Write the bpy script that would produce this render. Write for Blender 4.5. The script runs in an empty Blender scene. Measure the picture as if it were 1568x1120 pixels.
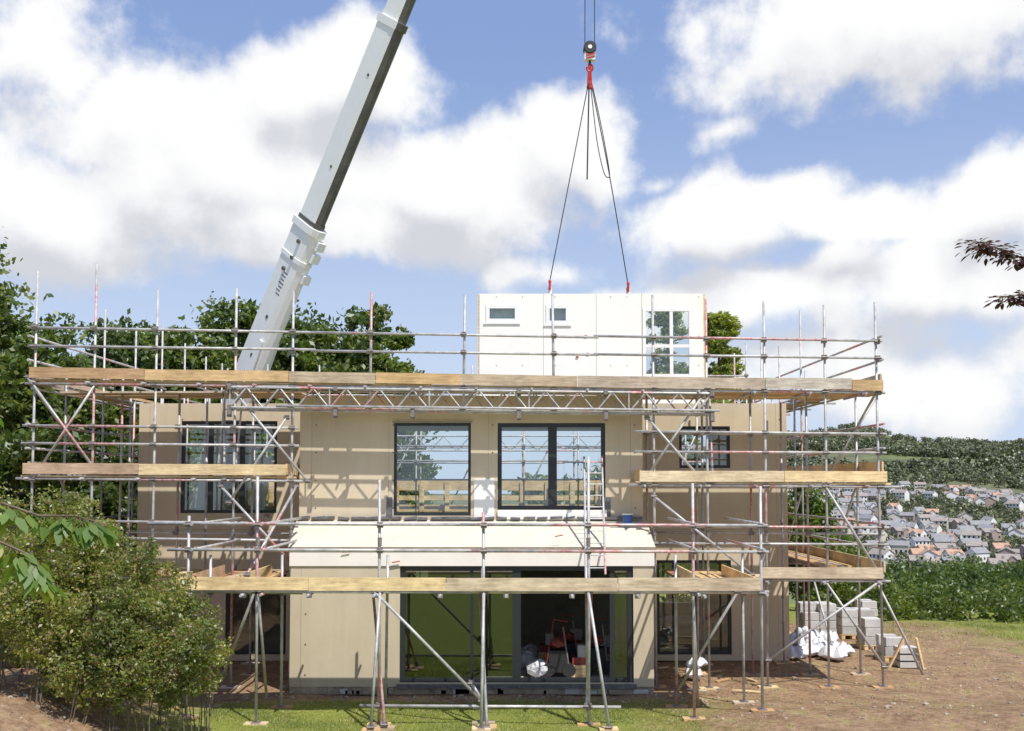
import bpy, math, random
import numpy as np
from mathutils import Vector
random.seed(7); rng=np.random.default_rng(7)
scene=bpy.context.scene
W,H=1568.,1120.; F=1524.; CAMZ=4.2; TILT=math.radians(3.0)
SHIFT=(180-F*math.tan(TILT))/W
ct,st=math.cos(TILT),math.sin(TILT)
def ray(px,py):
    u=(px-784)/F; v=(560-py)/F+SHIFT*W/F
    return Vector((u, ct-v*st, st+v*ct))
def P(px,py,Y):
    d=ray(px,py); k=Y/d.y
    return Vector((d.x*k,Y,CAMZ+d.z*k))
def PX(px,py,Y): return P(px,py,Y).x
def PZ(py,Y): return P(784,py,Y).z
# ------------------------------------------------------------ materials
def nn(nt,t,**k):
    n=nt.nodes.new(t)
    for a,b in k.items(): setattr(n,a,b)
    return n
def setin(nt,sock,v):
    if isinstance(v,bpy.types.NodeSocket): nt.links.new(v,sock)
    else: sock.default_value=v
def newmat(name):
    m=bpy.data.materials.new(name); m.use_nodes=True; nt=m.node_tree
    b=nt.nodes['Principled BSDF']; return m,nt,b
def c4(c): return (c[0],c[1],c[2],1)
def ramp(nt,fac,stops):
    r=nn(nt,'ShaderNodeValToRGB'); el=r.color_ramp.elements
    while len(el)<len(stops): el.new(0.5)
    for e,(p,c) in zip(el,stops): e.position=p; e.color=c4(c)
    nt.links.new(fac,r.inputs[0]); return r.outputs[0]
def noise(nt,scale,detail=4,rough=.6,vec=None,stretch=None):
    tc=nn(nt,'ShaderNodeTexCoord'); v=tc.outputs['Object'] if vec is None else vec
    if stretch:
        mp=nn(nt,'ShaderNodeMapping'); mp.inputs['Scale'].default_value=stretch
        nt.links.new(v,mp.inputs[0]); v=mp.outputs[0]
    n=nn(nt,'ShaderNodeTexNoise'); n.inputs['Scale'].default_value=scale
    n.inputs['Detail'].default_value=detail; n.inputs['Roughness'].default_value=rough
    nt.links.new(v,n.inputs['Vector']); return n.outputs['Fac']
def mixc(nt,f,a,b,bt='MIX'):
    m=nn(nt,'ShaderNodeMix'); m.data_type='RGBA'; m.blend_type=bt
    for s,v in ((m.inputs[0],f),(m.inputs[6],a),(m.inputs[7],b)):
        if isinstance(v,tuple): v=c4(v)
        setin(nt,s,v)
    return m.outputs[2]
def bump(nt,b,h,strength=.3,dist=.02):
    n=nn(nt,'ShaderNodeBump'); n.inputs['Strength'].default_value=strength; n.inputs['Distance'].default_value=dist
    nt.links.new(h,n.inputs['Height']); nt.links.new(n.outputs[0],b.inputs['Normal'])
def simple(name,c,rough=.6,metal=0,var=.25,scale=3,bumps=0,island=0,stretch=None):
    m,nt,b=newmat(name)
    f=noise(nt,scale,4,.65,stretch=stretch)
    lo=tuple(x*(1-var) for x in c); hi=tuple(min(1,x*(1+var)) for x in c)
    col=ramp(nt,f,[(.3,lo),(.7,hi)])
    if island:
        g=nn(nt,'ShaderNodeNewGeometry')
        k=ramp(nt,g.outputs['Random Per Island'],[(0,(1-island,)*3),(1,(1,)*3)])
        col=mixc(nt,1.0,col,k,'MULTIPLY')
    nt.links.new(col,b.inputs['Base Color']); b.inputs['Roughness'].default_value=rough; b.inputs['Metallic'].default_value=metal
    if bumps: bump(nt,b,noise(nt,scale*6,4,.7),bumps)
    return m
def leafmat(name,cols,trans=.35):
    m,nt,b=newmat(name); nt.nodes.remove(b)
    g=nn(nt,'ShaderNodeNewGeometry')
    col=ramp(nt,g.outputs['Random Per Island'],[(i/(len(cols)-1),c) for i,c in enumerate(cols)])
    n=noise(nt,.9,1,.5); k=ramp(nt,n,[(.35,(.65,.7,.65)),(.65,(1.2,1.15,1.05))])
    col=mixc(nt,1.0,col,k,'MULTIPLY')
    b=nn(nt,'ShaderNodeBsdfDiffuse'); nt.links.new(col,b.inputs[0])
    t=nn(nt,'ShaderNodeBsdfTranslucent'); nt.links.new(mixc(nt,1.0,col,(1.6,1.7,.8),'MULTIPLY'),t.inputs[0])
    mx=nn(nt,'ShaderNodeMixShader'); mx.inputs[0].default_value=trans
    nt.links.new(b.outputs[0],mx.inputs[1]); nt.links.new(t.outputs[0],mx.inputs[2])
    gl_=nn(nt,'ShaderNodeBsdfGlossy'); gl_.inputs['Roughness'].default_value=.45; gl_.inputs[0].default_value=(.8,.85,.9,1)
    m2=nn(nt,'ShaderNodeMixShader'); m2.inputs[0].default_value=.05
    nt.links.new(mx.outputs[0],m2.inputs[1]); nt.links.new(gl_.outputs[0],m2.inputs[2])
    nt.links.new(m2.outputs[0],nt.nodes['Material Output'].inputs[0]); return m
def woodmat(name,stops):
    m,nt,b=newmat(name)
    g=nn(nt,'ShaderNodeNewGeometry')
    col=ramp(nt,g.outputs['Random Per Island'],stops)
    n=noise(nt,2.5,5,.7,stretch=(1,9,9)); k=ramp(nt,n,[(.3,(.60,.56,.53)),(.65,(1.1,1.08,1.05))])
    col=mixc(nt,1.0,col,k,'MULTIPLY')
    n5=noise(nt,1.3,4,.7); col=mixc(nt,1.0,col,ramp(nt,n5,[(.35,(.72,.69,.66)),(.6,(1.05,1.04,1.02))]),'MULTIPLY')
    nt.links.new(col,b.inputs['Base Color']); b.inputs['Roughness'].default_value=.75
    return m
M={}
M['wood']=woodmat('scaffold_board_wood',[(0,(.84,.62,.34)),(.2,(.62,.39,.20)),(.35,(.90,.72,.42)),(.5,(.50,.42,.34)),(.65,(.82,.60,.32)),(.8,(.54,.34,.18)),(.9,(.66,.62,.57)),(1,(.88,.68,.38))])
M['palewood']=woodmat('pale_scaffold_board',[(0,(.96,.77,.46)),(.4,(.90,.69,.38)),(.7,(.66,.56,.44)),(1,(.98,.82,.54))])
M['newwood']=woodmat('new_timber',[(0,(.92,.73,.42)),(1,(.84,.62,.32))])
def tubemat():
    m,nt,b=newmat('galvanised_tube')
    n=noise(nt,5,4,.7); col=ramp(nt,n,[(.3,(.30,.29,.29)),(.55,(.50,.49,.49)),(.75,(.66,.65,.64))])
    g=nn(nt,'ShaderNodeNewGeometry')
    n2=noise(nt,.8,1,.4); a=nn(nt,'ShaderNodeMath',operation='MULTIPLY_ADD'); nt.links.new(g.outputs['Random Per Island'],a.inputs[0]); a.inputs[1].default_value=.22; nt.links.new(n2,a.inputs[2])
    f=ramp(nt,a.outputs[0],[(.725,(0,0,0)),(.75,(1,1,1))])
    n3=noise(nt,14,3,.7); red=ramp(nt,n3,[(.4,(.50,.20,.20)),(.6,(.58,.44,.43))])
    nt.links.new(mixc(nt,f,col,red),b.inputs['Base Color'])
    b.inputs['Metallic'].default_value=.15; b.inputs['Roughness'].default_value=.45; return m
M['tube']=tubemat()
M['coupler']=simple('coupler_steel',(.24,.21,.2),.6,.3,.4,20)
def wallmat():
    m,nt,b=newmat('weatherboard_panel')
    n=noise(nt,.8,4,.6); col=ramp(nt,n,[(.3,(.56,.47,.34)),(.7,(.64,.55,.41))])
    n2=noise(nt,3,4,.7,stretch=(1,1,.12)); k=ramp(nt,n2,[(.3,(.93,.925,.92)),(.6,(1.02,1.02,1.02))])
    nt.links.new(mixc(nt,1.0,col,k,'MULTIPLY'),b.inputs['Base Color']); b.inputs['Roughness'].default_value=.85
    return m
M['wall']=wallmat()
M['seam']=simple('seam_sealant',(.34,.29,.22),.8)
M['white']=simple('white_render_board',(.84,.83,.80),.7,0,.03,2)
M['cream']=simple('cream_render_board',(.86,.81,.73),.7,0,.04,2)
M['membrane']=simple('cream_membrane',(.66,.61,.52),.7,0,.06,1.5)
M['frame']=simple('anthracite_window_frame',(.025,.028,.033),.4,0,.1)
M['wframe']=simple('white_window_frame',(.82,.82,.82),.35,0,.03)
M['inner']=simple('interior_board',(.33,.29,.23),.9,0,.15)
M['dark']=simple('dark_rubber',(.02,.02,.022),.6)
M['concrete']=simple('concrete_block',(.60,.585,.56),.9,0,.15,4,bumps=.3,island=.3)
M['stone']=simple('stone_rubble',(.46,.38,.29),.9,0,.3,4,island=.45)
M['plinth']=simple('stained_plinth',(.40,.33,.24),.9,0,.5,3,bumps=.4)
M['bag']=simple('white_plastic_sack',(.66,.67,.71),.45,0,.14,3,bumps=.5)
M['red']=simple('red_paint',(.5,.04,.03),.4)
M['dullred']=simple('dull_red_plastic',(.22,.035,.03),.6)
M['blue']=simple('blue_plastic',(.03,.09,.3),.4)
M['bark']=simple('bark',(.15,.115,.08),.9,0,.4,8)
M['craneW']=simple('crane_white_paint',(.90,.90,.88),.3,0,.03,1.5)
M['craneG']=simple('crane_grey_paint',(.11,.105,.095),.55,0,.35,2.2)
M['cable']=simple('steel_cable',(.05,.05,.055),.5,.3)
M['lead']=simple('lead_flashing',(.14,.14,.15),.5,.2,.4,8)
def glassmat(name,refl,tint):
    m,nt,b=newmat(name); nt.nodes.remove(b)
    t=nn(nt,'ShaderNodeBsdfTransparent'); t.inputs[0].default_value=c4(tint)
    g=nn(nt,'ShaderNodeBsdfGlossy'); g.inputs['Roughness'].default_value=.005; g.inputs[0].default_value=(.95,1,.97,1)
    l=nn(nt,'ShaderNodeLayerWeight'); l.inputs[0].default_value=.35
    a=nn(nt,'ShaderNodeMath',operation='MULTIPLY_ADD'); nt.links.new(l.outputs['Fresnel'],a.inputs[0]); a.inputs[1].default_value=.6; a.inputs[2].default_value=refl; a.use_clamp=True
    x=nn(nt,'ShaderNodeMixShader'); nt.links.new(a.outputs[0],x.inputs[0]); nt.links.new(t.outputs[0],x.inputs[1]); nt.links.new(g.outputs[0],x.inputs[2])
    nt.links.new(x.outputs[0],nt.nodes['Material Output'].inputs[0]); return m
M['glass']=glassmat('window_glass',.05,(.92,.95,.94))
M['glassR']=glassmat('coated_glass',.10,(.5,.55,.52))
M['leafA']=leafmat('leaf_green',[(.06,.10,.02),(.12,.18,.03),(.20,.23,.05),(.08,.13,.03)],.4)
M['leafB']=leafmat('leaf_dark_green',[(.045,.08,.024),(.08,.13,.03),(.15,.18,.05)],.4)
M['leafY']=leafmat('leaf_yellow_green',[(.14,.20,.035),(.26,.31,.06),(.40,.36,.13),(.12,.18,.035),(.32,.19,.13)],.45)
M['leafC']=leafmat('cypress_green',[(.13,.18,.03),(.27,.31,.04),(.36,.36,.06)],.4)
M['leafP']=leafmat('leaf_purple',[(.035,.012,.018),(.06,.02,.03),(.09,.03,.03)],.3)
M['leafBig']=leafmat('leaf_fresh',[(.13,.22,.04),(.20,.30,.07),(.38,.34,.04)],.45)
M['leafFar']=leafmat('far_leaf_hazed',[(.085,.105,.065),(.125,.145,.08),(.19,.19,.10),(.10,.12,.08)],.12)  # distance haze put into the leaf colours: lighter, less saturated
M['grass']=leafmat('grass_blade',[(.22,.27,.05),(.30,.34,.09),(.42,.40,.18)],.4)
# ------------------------------------------------------------ builder
class B:
    def __init__(s): s.v=[];s.f=[];s.m=[];s.mats=[]
    def mi(s,k):
        if k not in s.mats: s.mats.append(k)
        return s.mats.index(k)
    def add(s,vs,fs,k):
        o=len(s.v); s.v+= [tuple(v) for v in vs]; i=s.mi(k)
        for f in fs: s.f.append(tuple(a+o for a in f)); s.m.append(i)
    def box(s,x0,x1,y0,y1,z0,z1,k):
        s.add([(x,y,z) for z in (z0,z1) for y in (y0,y1) for x in (x0,x1)],[(0,2,3,1),(4,5,7,6),(0,1,5,4),(2,6,7,3),(0,4,6,2),(1,3,7,5)],k)
    def frame(s,a,b):
        a=Vector(a);b=Vector(b);t=(b-a).normalized()
        r=t.cross(Vector((0,0,1)))
        if r.length<1e-3: r=Vector((1,0,0))
        r.normalize(); return a,b,t,r,r.cross(t)
    def tube(s,a,b,r=.027,k='tube',n=8,r2=None):
        a,b,t,u,w=s.frame(a,b); r2=r if r2 is None else r2
        vs=[];
        for p,rr in ((a,r),(b,r2)):
            for i in range(n):
                g=2*math.pi*i/n; vs.append(p+u*math.cos(g)*rr+w*math.sin(g)*rr)
        fs=[(i,(i+1)%n,n+(i+1)%n,n+i) for i in range(n)]+[tuple(range(n))[::-1],tuple(range(n,2*n))]
        s.add(vs,fs,k)
    def beam(s,a,b,w,h,k,w2=None,h2=None):
        a,b,t,u,v=s.frame(a,b); w2=w2 or w; h2=h2 or h
        vs=[]
        for p,ww,hh in ((a,w,h),(b,w2,h2)):
            for i,j in ((-1,-1),(1,-1),(1,1),(-1,1)): vs.append(p+u*i*ww/2+v*j*hh/2)
        s.add(vs,[(0,3,2,1),(4,5,6,7),(0,1,5,4),(1,2,6,5),(2,3,7,6),(3,0,4,7)],k)
    def poly(s,pts,k): s.add(pts,[tuple(range(len(pts)))],k)
    def blob(s,c,r,k,seed=0,sub=8,amp=.18):
        rr=random.Random(seed); ph=[rr.uniform(0,6) for _ in range(6)]
        vs=[];fs=[];n=sub*2
        for i in range(sub+1):
            th=math.pi*i/sub
            for j in range(n):
                p=2*math.pi*j/n
                d=1+amp*(math.sin(3*p+ph[0])*math.sin(2*th+ph[1])+.6*math.sin(5*p+ph[2]+3*th)*math.sin(th))
                vs.append((c[0]+r[0]*d*math.sin(th)*math.cos(p),c[1]+r[1]*d*math.sin(th)*math.sin(p),c[2]+r[2]*d*math.cos(th)))
        for i in range(sub):
            for j in range(n): fs.append((i*n+j,(i+1)*n+j,(i+1)*n+(j+1)%n,i*n+(j+1)%n))
        s.add(vs,fs,k)
    def obj(s,name,parent=None,smooth=False,bevel=0):
        me=bpy.data.meshes.new(name); me.from_pydata(s.v,[],s.f)
        for k in s.mats: me.materials.append(M[k])
        me.polygons.foreach_set('material_index',s.m)
        if smooth: me.polygons.foreach_set('use_smooth',[len(f)==4 for f in s.f])
        me.update(); o=bpy.data.objects.new(name,me); scene.collection.objects.link(o)
        if parent: o.parent=parent
        if bevel:
            md=o.modifiers.new('bevel','BEVEL'); md.width=bevel; md.segments=2
        return o
def empty(name):
    o=bpy.data.objects.new(name,None); scene.collection.objects.link(o); return o
def npmesh(name,verts,k,matkey,parent=None,matidx=None):
    n=len(verts)//k; me=bpy.data.meshes.new(name)
    me.vertices.add(len(verts)); me.vertices.foreach_set('co',verts.astype(np.float32).ravel())
    me.loops.add(n*k); me.loops.foreach_set('vertex_index',np.arange(n*k,dtype=np.int32))
    me.polygons.add(n); me.polygons.foreach_set('loop_start',np.arange(0,n*k,k,dtype=np.int32))
    me.polygons.foreach_set('loop_total',np.full(n,k,dtype=np.int32))
    me.materials.append(M[matkey]); me.update(calc_edges=True); me.validate()
    o=bpy.data.objects.new(name,me); scene.collection.objects.link(o)
    if parent: o.parent=parent
    return o
# ------------------------------------------------------------ terrain
def ss(t): t=np.clip(t,0,1); return t*t*(3-2*t)
def g(x,y):
    x=np.asarray(x,float); y=np.asarray(y,float)
    q=x/np.maximum(y,1)
    z=np.interp(y,[-100,29,36,60,150,400,620,900,1150,1400,1800,3200],[0,0,-.4,-3,-14,-32,-16,5,32,56,84,70])
    zl=np.interp(y,[-100,29,36,60,150,380,3200],[0,0,-.4,-2,-10,-26,-30])
    k=ss((q-.08)/.2); z=z*k+zl*(1-k)
    f=ss((y-250)/500)
    z=z+k*(f*(4*np.sin(x/90+y/130)+2.5*np.sin(x/47-y/70)) + ss((y-1000)/500)*(11*np.sin(q*23+.4)+5*np.sin(q*61+y/300)))
    z=z+1.0*ss((-4.9-x)/3.2)*ss((19.6-y)/3)*ss((y+30)/20)
    z=z+.28*ss((x-2)/3)*ss((20-y)/3)*ss((y-10)/4)
    z=z+ .025*np.sin(x*2.1+y*.7)*np.sin(y*1.7-x*.5)*ss((y-14)/2)*ss((60-y)/10)
    return z
def gz(x,y): return float(g(x,y))
def ground():
    xs=np.concatenate([-np.geomspace(3000,16,60),np.linspace(-15.5,15.5,125),np.geomspace(16,3000,70)])
    ys=np.concatenate([np.linspace(-100,12,25),np.linspace(12.3,40,110),np.geomspace(41,3200,110)])
    X,Y=np.meshgrid(xs,ys); Z=g(X,Y)
    v=np.stack([X,Y,Z],-1).reshape(-1,3); nx=len(xs);ny=len(ys)
    i=np.arange(ny-1)[:,None]*nx+np.arange(nx-1)[None]; f=np.stack([i,i+1,i+nx+1,i+nx],-1).reshape(-1,4)
    me=bpy.data.meshes.new('ground'); me.from_pydata(v.tolist(),[],f.tolist()); me.polygons.foreach_set('use_smooth',[True]*len(f))
    m,nt,b=newmat('ground_soil_grass')
    tc=nn(nt,'ShaderNodeTexCoord'); sep=nn(nt,'ShaderNodeSeparateXYZ'); nt.links.new(tc.outputs['Object'],sep.inputs[0])
    x,y=sep.outputs[0],sep.outputs[1]
    def mt(op,a,bb=None,cc=None,clamp=False):
        n=nn(nt,'ShaderNodeMath',operation=op); n.use_clamp=clamp
        for s,v in zip(n.inputs,(a,bb,cc)):
            if v is not None: setin(nt,s,v)
        return n.outputs[0]
    def lin(s,a,bb):
        return mt('MULTIPLY',mt('SUBTRACT',s,float(a)),1./(bb-a),clamp=True)
    n1=noise(nt,.7,4,.65); n2=noise(nt,9,6,.75); n4=noise(nt,1.6,5,.72)
    grass=ramp(nt,n2,[(.3,(.15,.18,.035)),(.55,(.26,.30,.07)),(.75,(.38,.36,.15))])
    dirt=ramp(nt,n2,[(.28,(.20,.125,.075)),(.5,(.37,.25,.16)),(.68,(.49,.36,.25)),(.8,(.70,.60,.48))])
    dirt=mixc(nt,1.0,dirt,ramp(nt,n4,[(.35,(.66,.62,.59)),(.62,(1.12,1.10,1.06))]),'MULTIPLY')
    dx=lin(mt('ADD',x,mt('MULTIPLY',n1,4.0)),3.8,6.2)
    dxr=mt('SUBTRACT',1.0,mt('MULTIPLY',lin(mt('ADD',x,mt('MULTIPLY',n1,8.0)),16.0,18.5),.8))
    dx=mt('MULTIPLY',dx,dxr)
    dy=lin(mt('ADD',y,mt('MULTIPLY',n1,2.0)),20.0,20.7); dy=mt('MULTIPLY',dy,dxr)
    near=mt('SUBTRACT',1.0,lin(y,30,33))
    bank=mt('SUBTRACT',1.0,lin(mt('ADD',x,mt('MULTIPLY',n1,2.0)),-5.6,-4.4))
    front=mt('SUBTRACT',1.0,lin(y,8,11))
    dm=mt('MAXIMUM',mt('MAXIMUM',dx,dy),bank)
    patch=mt('SUBTRACT',1.0,mt('MULTIPLY',lin(n4,.56,.64),.45))
    dm=mt('MULTIPLY',mt('MULTIPLY',mt('MULTIPLY',dm,near),mt('SUBTRACT',1.0,front)),patch)
    dm=mt('MAXIMUM',dm,mt('MULTIPLY',mt('MULTIPLY',lin(n4,.58,.68),.6),near))
    col=mixc(nt,dm,grass,dirt)
    vo=nn(nt,'ShaderNodeTexVoronoi'); vo.inputs['Scale'].default_value=.010; nt.links.new(tc.outputs['Object'],vo.inputs[0])
    fc=ramp(nt,vo.outputs['Color'],[(0,(.12,.145,.07)),(.4,(.19,.21,.10)),(.6,(.10,.12,.07)),(1,(.28,.27,.16))])
    w=ramp(nt,noise(nt,.06,6,.75),[(.4,(.7,.74,.70)),(.6,(1,1,1))])
    fc=mixc(nt,1.0,fc,w,'MULTIPLY')
    col=mixc(nt,lin(y,60,200),col,fc)
    nt.links.new(col,b.inputs['Base Color']); b.inputs['Roughness'].default_value=.95; b.inputs['Specular IOR Level'].default_value=.1
    bump(nt,b,n2,.8,.08)
    me.materials.append(m); o=bpy.data.objects.new('ground',me); scene.collection.objects.link(o)
ground()
# ------------------------------------------------------------ vegetation
def leaves(blobs,n,size,clump=.3,nclump=40,flat=.0,aspect=.55,droop=0):
    out=[]; vol=np.array([b[3]*b[4]*b[5] for b in blobs])**.67; vol=vol/vol.sum()
    for b,wt in zip(blobs,vol):
        m=int(n*wt); c=np.array(b[:3]); r=np.array(b[3:6])
        K=max(8,int(nclump))
        d=rng.normal(size=(K,3)); d/=np.linalg.norm(d,axis=1)[:,None]
        rad=rng.uniform(.45,1.05,K)**.7
        cc=d*rad[:,None]*r; cr=clump*rng.uniform(.45,1.35,K)*r.mean()
        idx=rng.integers(0,K,m)
        e=rng.normal(size=(m,3)); e/=np.linalg.norm(e,axis=1)[:,None]
        rr=rng.uniform(.2,1.1,m)**.6; far=rng.random(m)<.14; rr[far]*=rng.uniform(1.1,1.6,far.sum())
        p=c+cc[idx]+e*(cr[idx]*rr)[:,None]*np.array([1,1,.75])
        out.append(p)
    p=np.concatenate(out); m=len(p)
    a=rng.normal(size=(m,3)); a[:,2]=a[:,2]*(1-flat)-droop; a/=np.linalg.norm(a,axis=1)[:,None]
    b_=np.cross(a,rng.normal(size=(m,3))+np.array([0,0,flat*2])); b_/=np.linalg.norm(b_,axis=1)[:,None]+1e-9
    s=size*rng.uniform(.6,1.3,m)[:,None]
    return np.stack([p-a*s,p+b_*s*aspect,p+a*s,p-b_*s*aspect],1).reshape(-1,3)
def trunk(b,base,top,r,limbs,rad):
    pts=[Vector(base)]; n=6
    for i in range(1,n+1):
        t=i/n; p=Vector(base).lerp(Vector(top),t)+Vector((random.uniform(-.12,.12)*r*4,random.uniform(-.12,.12)*r*4,0)); pts.append(p)
    for i in range(n): b.tube(pts[i],pts[i+1],r*(1-.8*i/n),'bark',9,r*(1-.8*(i+1)/n))
    for i in range(limbs):
        j=random.randint(2,n-1); s=pts[j]; an=random.uniform(0,6.28)
        e=s+Vector((math.cos(an)*rad*.75,math.sin(an)*rad*.75,random.uniform(.3,.9)*rad)); mid=s.lerp(e,.5)+Vector((0,0,-.1*rad))
        b.tube(s,mid,r*.35,'bark',6,r*.2); b.tube(mid,e,r*.2,'bark',6,r*.06)
def tree(name,x,y,ztop,rad,n,size,mat='leafA',low=.25,nb=7,nclump=34):
    z0=gz(x,y)-.1; h=ztop-z0; e=empty(name)
    b=B(); trunk(b,(x,y,z0),(x,y,z0+h*.8),max(.12,h*.025),9,rad); b.obj('trunk',e,True)
    blobs=[(x,y,z0+h*(1+low)/2,rad*.85,rad*.85,h*(1-low)/2*.98)]
    for i in range(nb):
        an=random.uniform(0,6.28); q=random.uniform(.4,.8)*rad; zz=z0+h*random.uniform(low+.12,.9)
        rr=rad*random.uniform(.26,.55); zz=min(zz,ztop-rr*.8)
        blobs.append((x+q*math.cos(an),y+q*math.sin(an),zz,rr,rr,rr*.8))
    npmesh('crown',leaves(blobs,n,size,.34,nclump),4,mat,e)
def TP(name,px,py,Y,rpx,**k):
    p=P(px,py,Y); tree(name,p.x,Y,p.z,rpx*Y/F,**k)
TP('oak_tree',368,434,46,92,n=22000,size=.15,nb=13,mat='leafA')
TP('oak_tree',480,458,44,88,n=19000,size=.145,nb=12)
TP('oak_tree',588,472,43,70,n=17000,size=.14,nb=11,mat='leafA')
TP('oak_tree',425,470,50,100,n=15000,size=.18,nb=9,mat='leafB')
TP('oak_tree',545,480,52,100,n=15000,size=.18,nb=9,mat='leafB')
TP('ash_tree',290,482,42,88,n=16000,size=.14,nb=11)
TP('ash_tree',215,482,40,80,n=15000,size=.14,nb=11,mat='leafA')
TP('ash_tree',145,476,38,76,n=14000,size=.13,nb=11,mat='leafB')
TP('ash_tree',90,500,34,76,n=13000,size=.13,nb=9)
TP('ash_tree',250,498,55,130,n=14000,size=.2,nb=9,mat='leafB')
TP('beech_tree',-12,394,30,80,n=20000,size=.115,nb=14,nclump=34,low=.1)
TP('beech_tree',20,505,26,80,n=15000,size=.11,nb=11,low=.05)
TP('hazel_tree',120,640,31,95,n=13000,size=.12,nb=8,mat='leafB',low=.02)
TP('hazel_tree',30,620,23,84,n=15000,size=.09,nb=10,mat='leafA',low=.02)
TP('hazel_tree',230,620,36,80,n=9000,size=.12,nb=7,mat='leafA',low=.02)
TP('hazel_tree',330,620,40,80,n=8000,size=.14,nb=7,mat='leafA',low=.02)
TP('birch_tree',830,728,60,60,n=5000,size=.2,nb=6,mat='leafA',low=.05)
TP('birch_tree',620,700,60,50,n=5000,size=.2,nb=6,mat='leafB',low=.05)
TP('birch_tree',920,690,56,70,n=6000,size=.2,nb=6,mat='leafA',low=.05)
TP('hawthorn_tree',1235,735,38,48,n=9000,size=.11,nb=7,mat='leafA',low=.02)
TP('hawthorn_tree',1180,735,40,50,n=8000,size=.11,nb=7,mat='leafB',low=.02)
TP('hawthorn_tree',1290,800,42,48,n=8000,size=.11,nb=7,mat='leafA',low=.02)
def cypress(px,pyt,Y,wpx,n=30000):
    p=P(px,pyt,Y); z0=gz(p.x,Y); e=empty('cypress_tree'); b=B(); b.tube((p.x,Y,z0),(p.x,Y,p.z-.4),.16,'bark',9,.03); b.obj('trunk',e,True)
    bl=[]; h=p.z-z0; R=wpx*Y/F
    for i in range(150):
        t=random.random()**.8; rr=R*(1-t)**.6+.15; an=random.uniform(0,6.28); q=rr*random.uniform(.35,1.05)
        bl.append((p.x+q*math.cos(an),Y+q*math.sin(an),z0+h*t*.97,.55,.55,.15))
    npmesh('crown',leaves(bl,n,.10,.34,9,aspect=.3),4,'leafC',e)
cypress(1100,470,39,66,40000); cypress(1022,458,42,62,34000)
def shrub(name,blobs,n,size,mat,clump=.3,nclump=40,stems=14,**k):
    e=empty(name); b=B()
    for q in blobs[:stems]:
        zz=gz(q[0],q[1])-.05
        for i in range(2):
            s=Vector((q[0]+random.uniform(-.2,.2)*q[3],q[1]+random.uniform(-.2,.2)*q[4],zz)); t=Vector((q[0]+random.uniform(-.7,.7)*q[3],q[1]+random.uniform(-.6,.6)*q[4],q[2]+q[5]*random.uniform(.3,.95)))
            b.tube(s,t,.012,'bark',5,.004)
    b.obj('stems',e); npmesh('foliage',leaves(blobs,n,size,clump,nclump,**k),4,mat,e)
bl=[]
for px in range(1330,1760,24):
    Y=random.uniform(31,38); p=P(px,random.uniform(880,915),Y); r=random.uniform(.9,1.5); bl.append((p.x,Y,p.z-r*.7,r,r,r*.85))
shrub('hedge',bl,40000,.075,'leafA')
bl=[]
for px in range(1340,1900,26):
    Y=random.uniform(46,60); p=P(px,random.uniform(862,890),Y); r=random.uniform(1.6,2.6); bl.append((p.x,Y,p.z-r*.8,r,r,r*.9))
shrub('hedge',bl,40000,.11,'leafB')
bl=[]
for px in range(1340,1900,20):
    Y=random.uniform(80,120); p=P(px,random.uniform(862,885),Y); r=random.uniform(2.4,3.8); bl.append((p.x,Y,p.z-r*.8,r,r,r*.9))
shrub('hedge',bl,36000,.2,'leafA')
bl=[]
for px,py,Y,r in ((5,870,15.8,.72),(95,845,16,.7),(180,880,16.2,.66),(50,920,15.4,.66),(150,955,15.6,.68),(235,955,15.8,.64),(290,985,15.8,.52),(135,1000,15.4,.55),(205,1015,15.5,.55),(265,1028,15.6,.45),(0,800,16.4,.66),(85,800,17,.6),(150,830,17,.5),(305,940,16.4,.34),(250,895,16.6,.46),(10,940,15.8,.5),(170,1050,15.4,.34),(318,1000,16.2,.33),(110,1045,15.3,.34),(230,1055,15.5,.28),(60,985,15.5,.42),(140,1068,15.6,.26),(195,1072,15.6,.26),(262,1066,15.8,.26),(300,1045,16,.28),(30,990,16.2,.4),(90,1035,16,.34),(322,1040,16.3,.2)):
    p=P(px,py,Y); bl.append((p.x,Y,p.z,r,r,r*.85))
for i in range(38):
    q=random.choice(bl[:16]); bl.append((q[0]+random.uniform(-1,1)*q[3],q[1]-random.uniform(.2,.8)*q[3],q[2]+random.uniform(-.3,1.05)*q[5],random.uniform(.10,.24),.16,random.uniform(.12,.3)))
shrub('bramble_bush',bl,80000,.031,'leafY',.36,40,28)
def branch(name,pts,Y,mat,size,nl,rr,droop,spread):
    e=empty(name); b=B(); w=[P(a,c,Y+random.uniform(-.15,.15)) for a,c in pts]
    for i in range(len(w)-1): b.tube(w[i],w[i+1],rr*(1-i/len(w)),'bark',6,rr*(1-(i+1)/len(w))+.001)
    vs=[]
    for i in range(nl):
        t=random.random()**.8*(len(w)-1); j=min(int(t),len(w)-2); p=w[j].lerp(w[j+1],t-j)
        an=random.uniform(0,6.28); d=Vector((math.cos(an),math.sin(an)*.8,random.uniform(-.6,.3)-droop)).normalized()
        tw=p+d*random.uniform(.02,spread)
        if i%3==0: b.tube(p,tw,.003,'bark',4)
        s=size*random.uniform(.6,1.2); side=d.cross(Vector((random.uniform(-.4,.4),random.uniform(-.4,.4),1))).normalized()*s*.24
        m1=tw+d*s*.35; m2=tw+d*s*.7+Vector((0,0,-.04*s)); end=tw+d*s+Vector((0,0,-.16*s))
        for q in (tw,m1+side,m2+side*.8,end,m2-side*.8,m1-side): vs.append(tuple(q))
    b.obj('twigs',e); npmesh('leaves',np.array(vs),6,mat,e)
branch('sycamore_branch',[(-260,700),(-120,730),(0,770),(60,790),(115,790),(150,800)],8,'leafBig',.16,190,.02,.7,.14)
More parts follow.
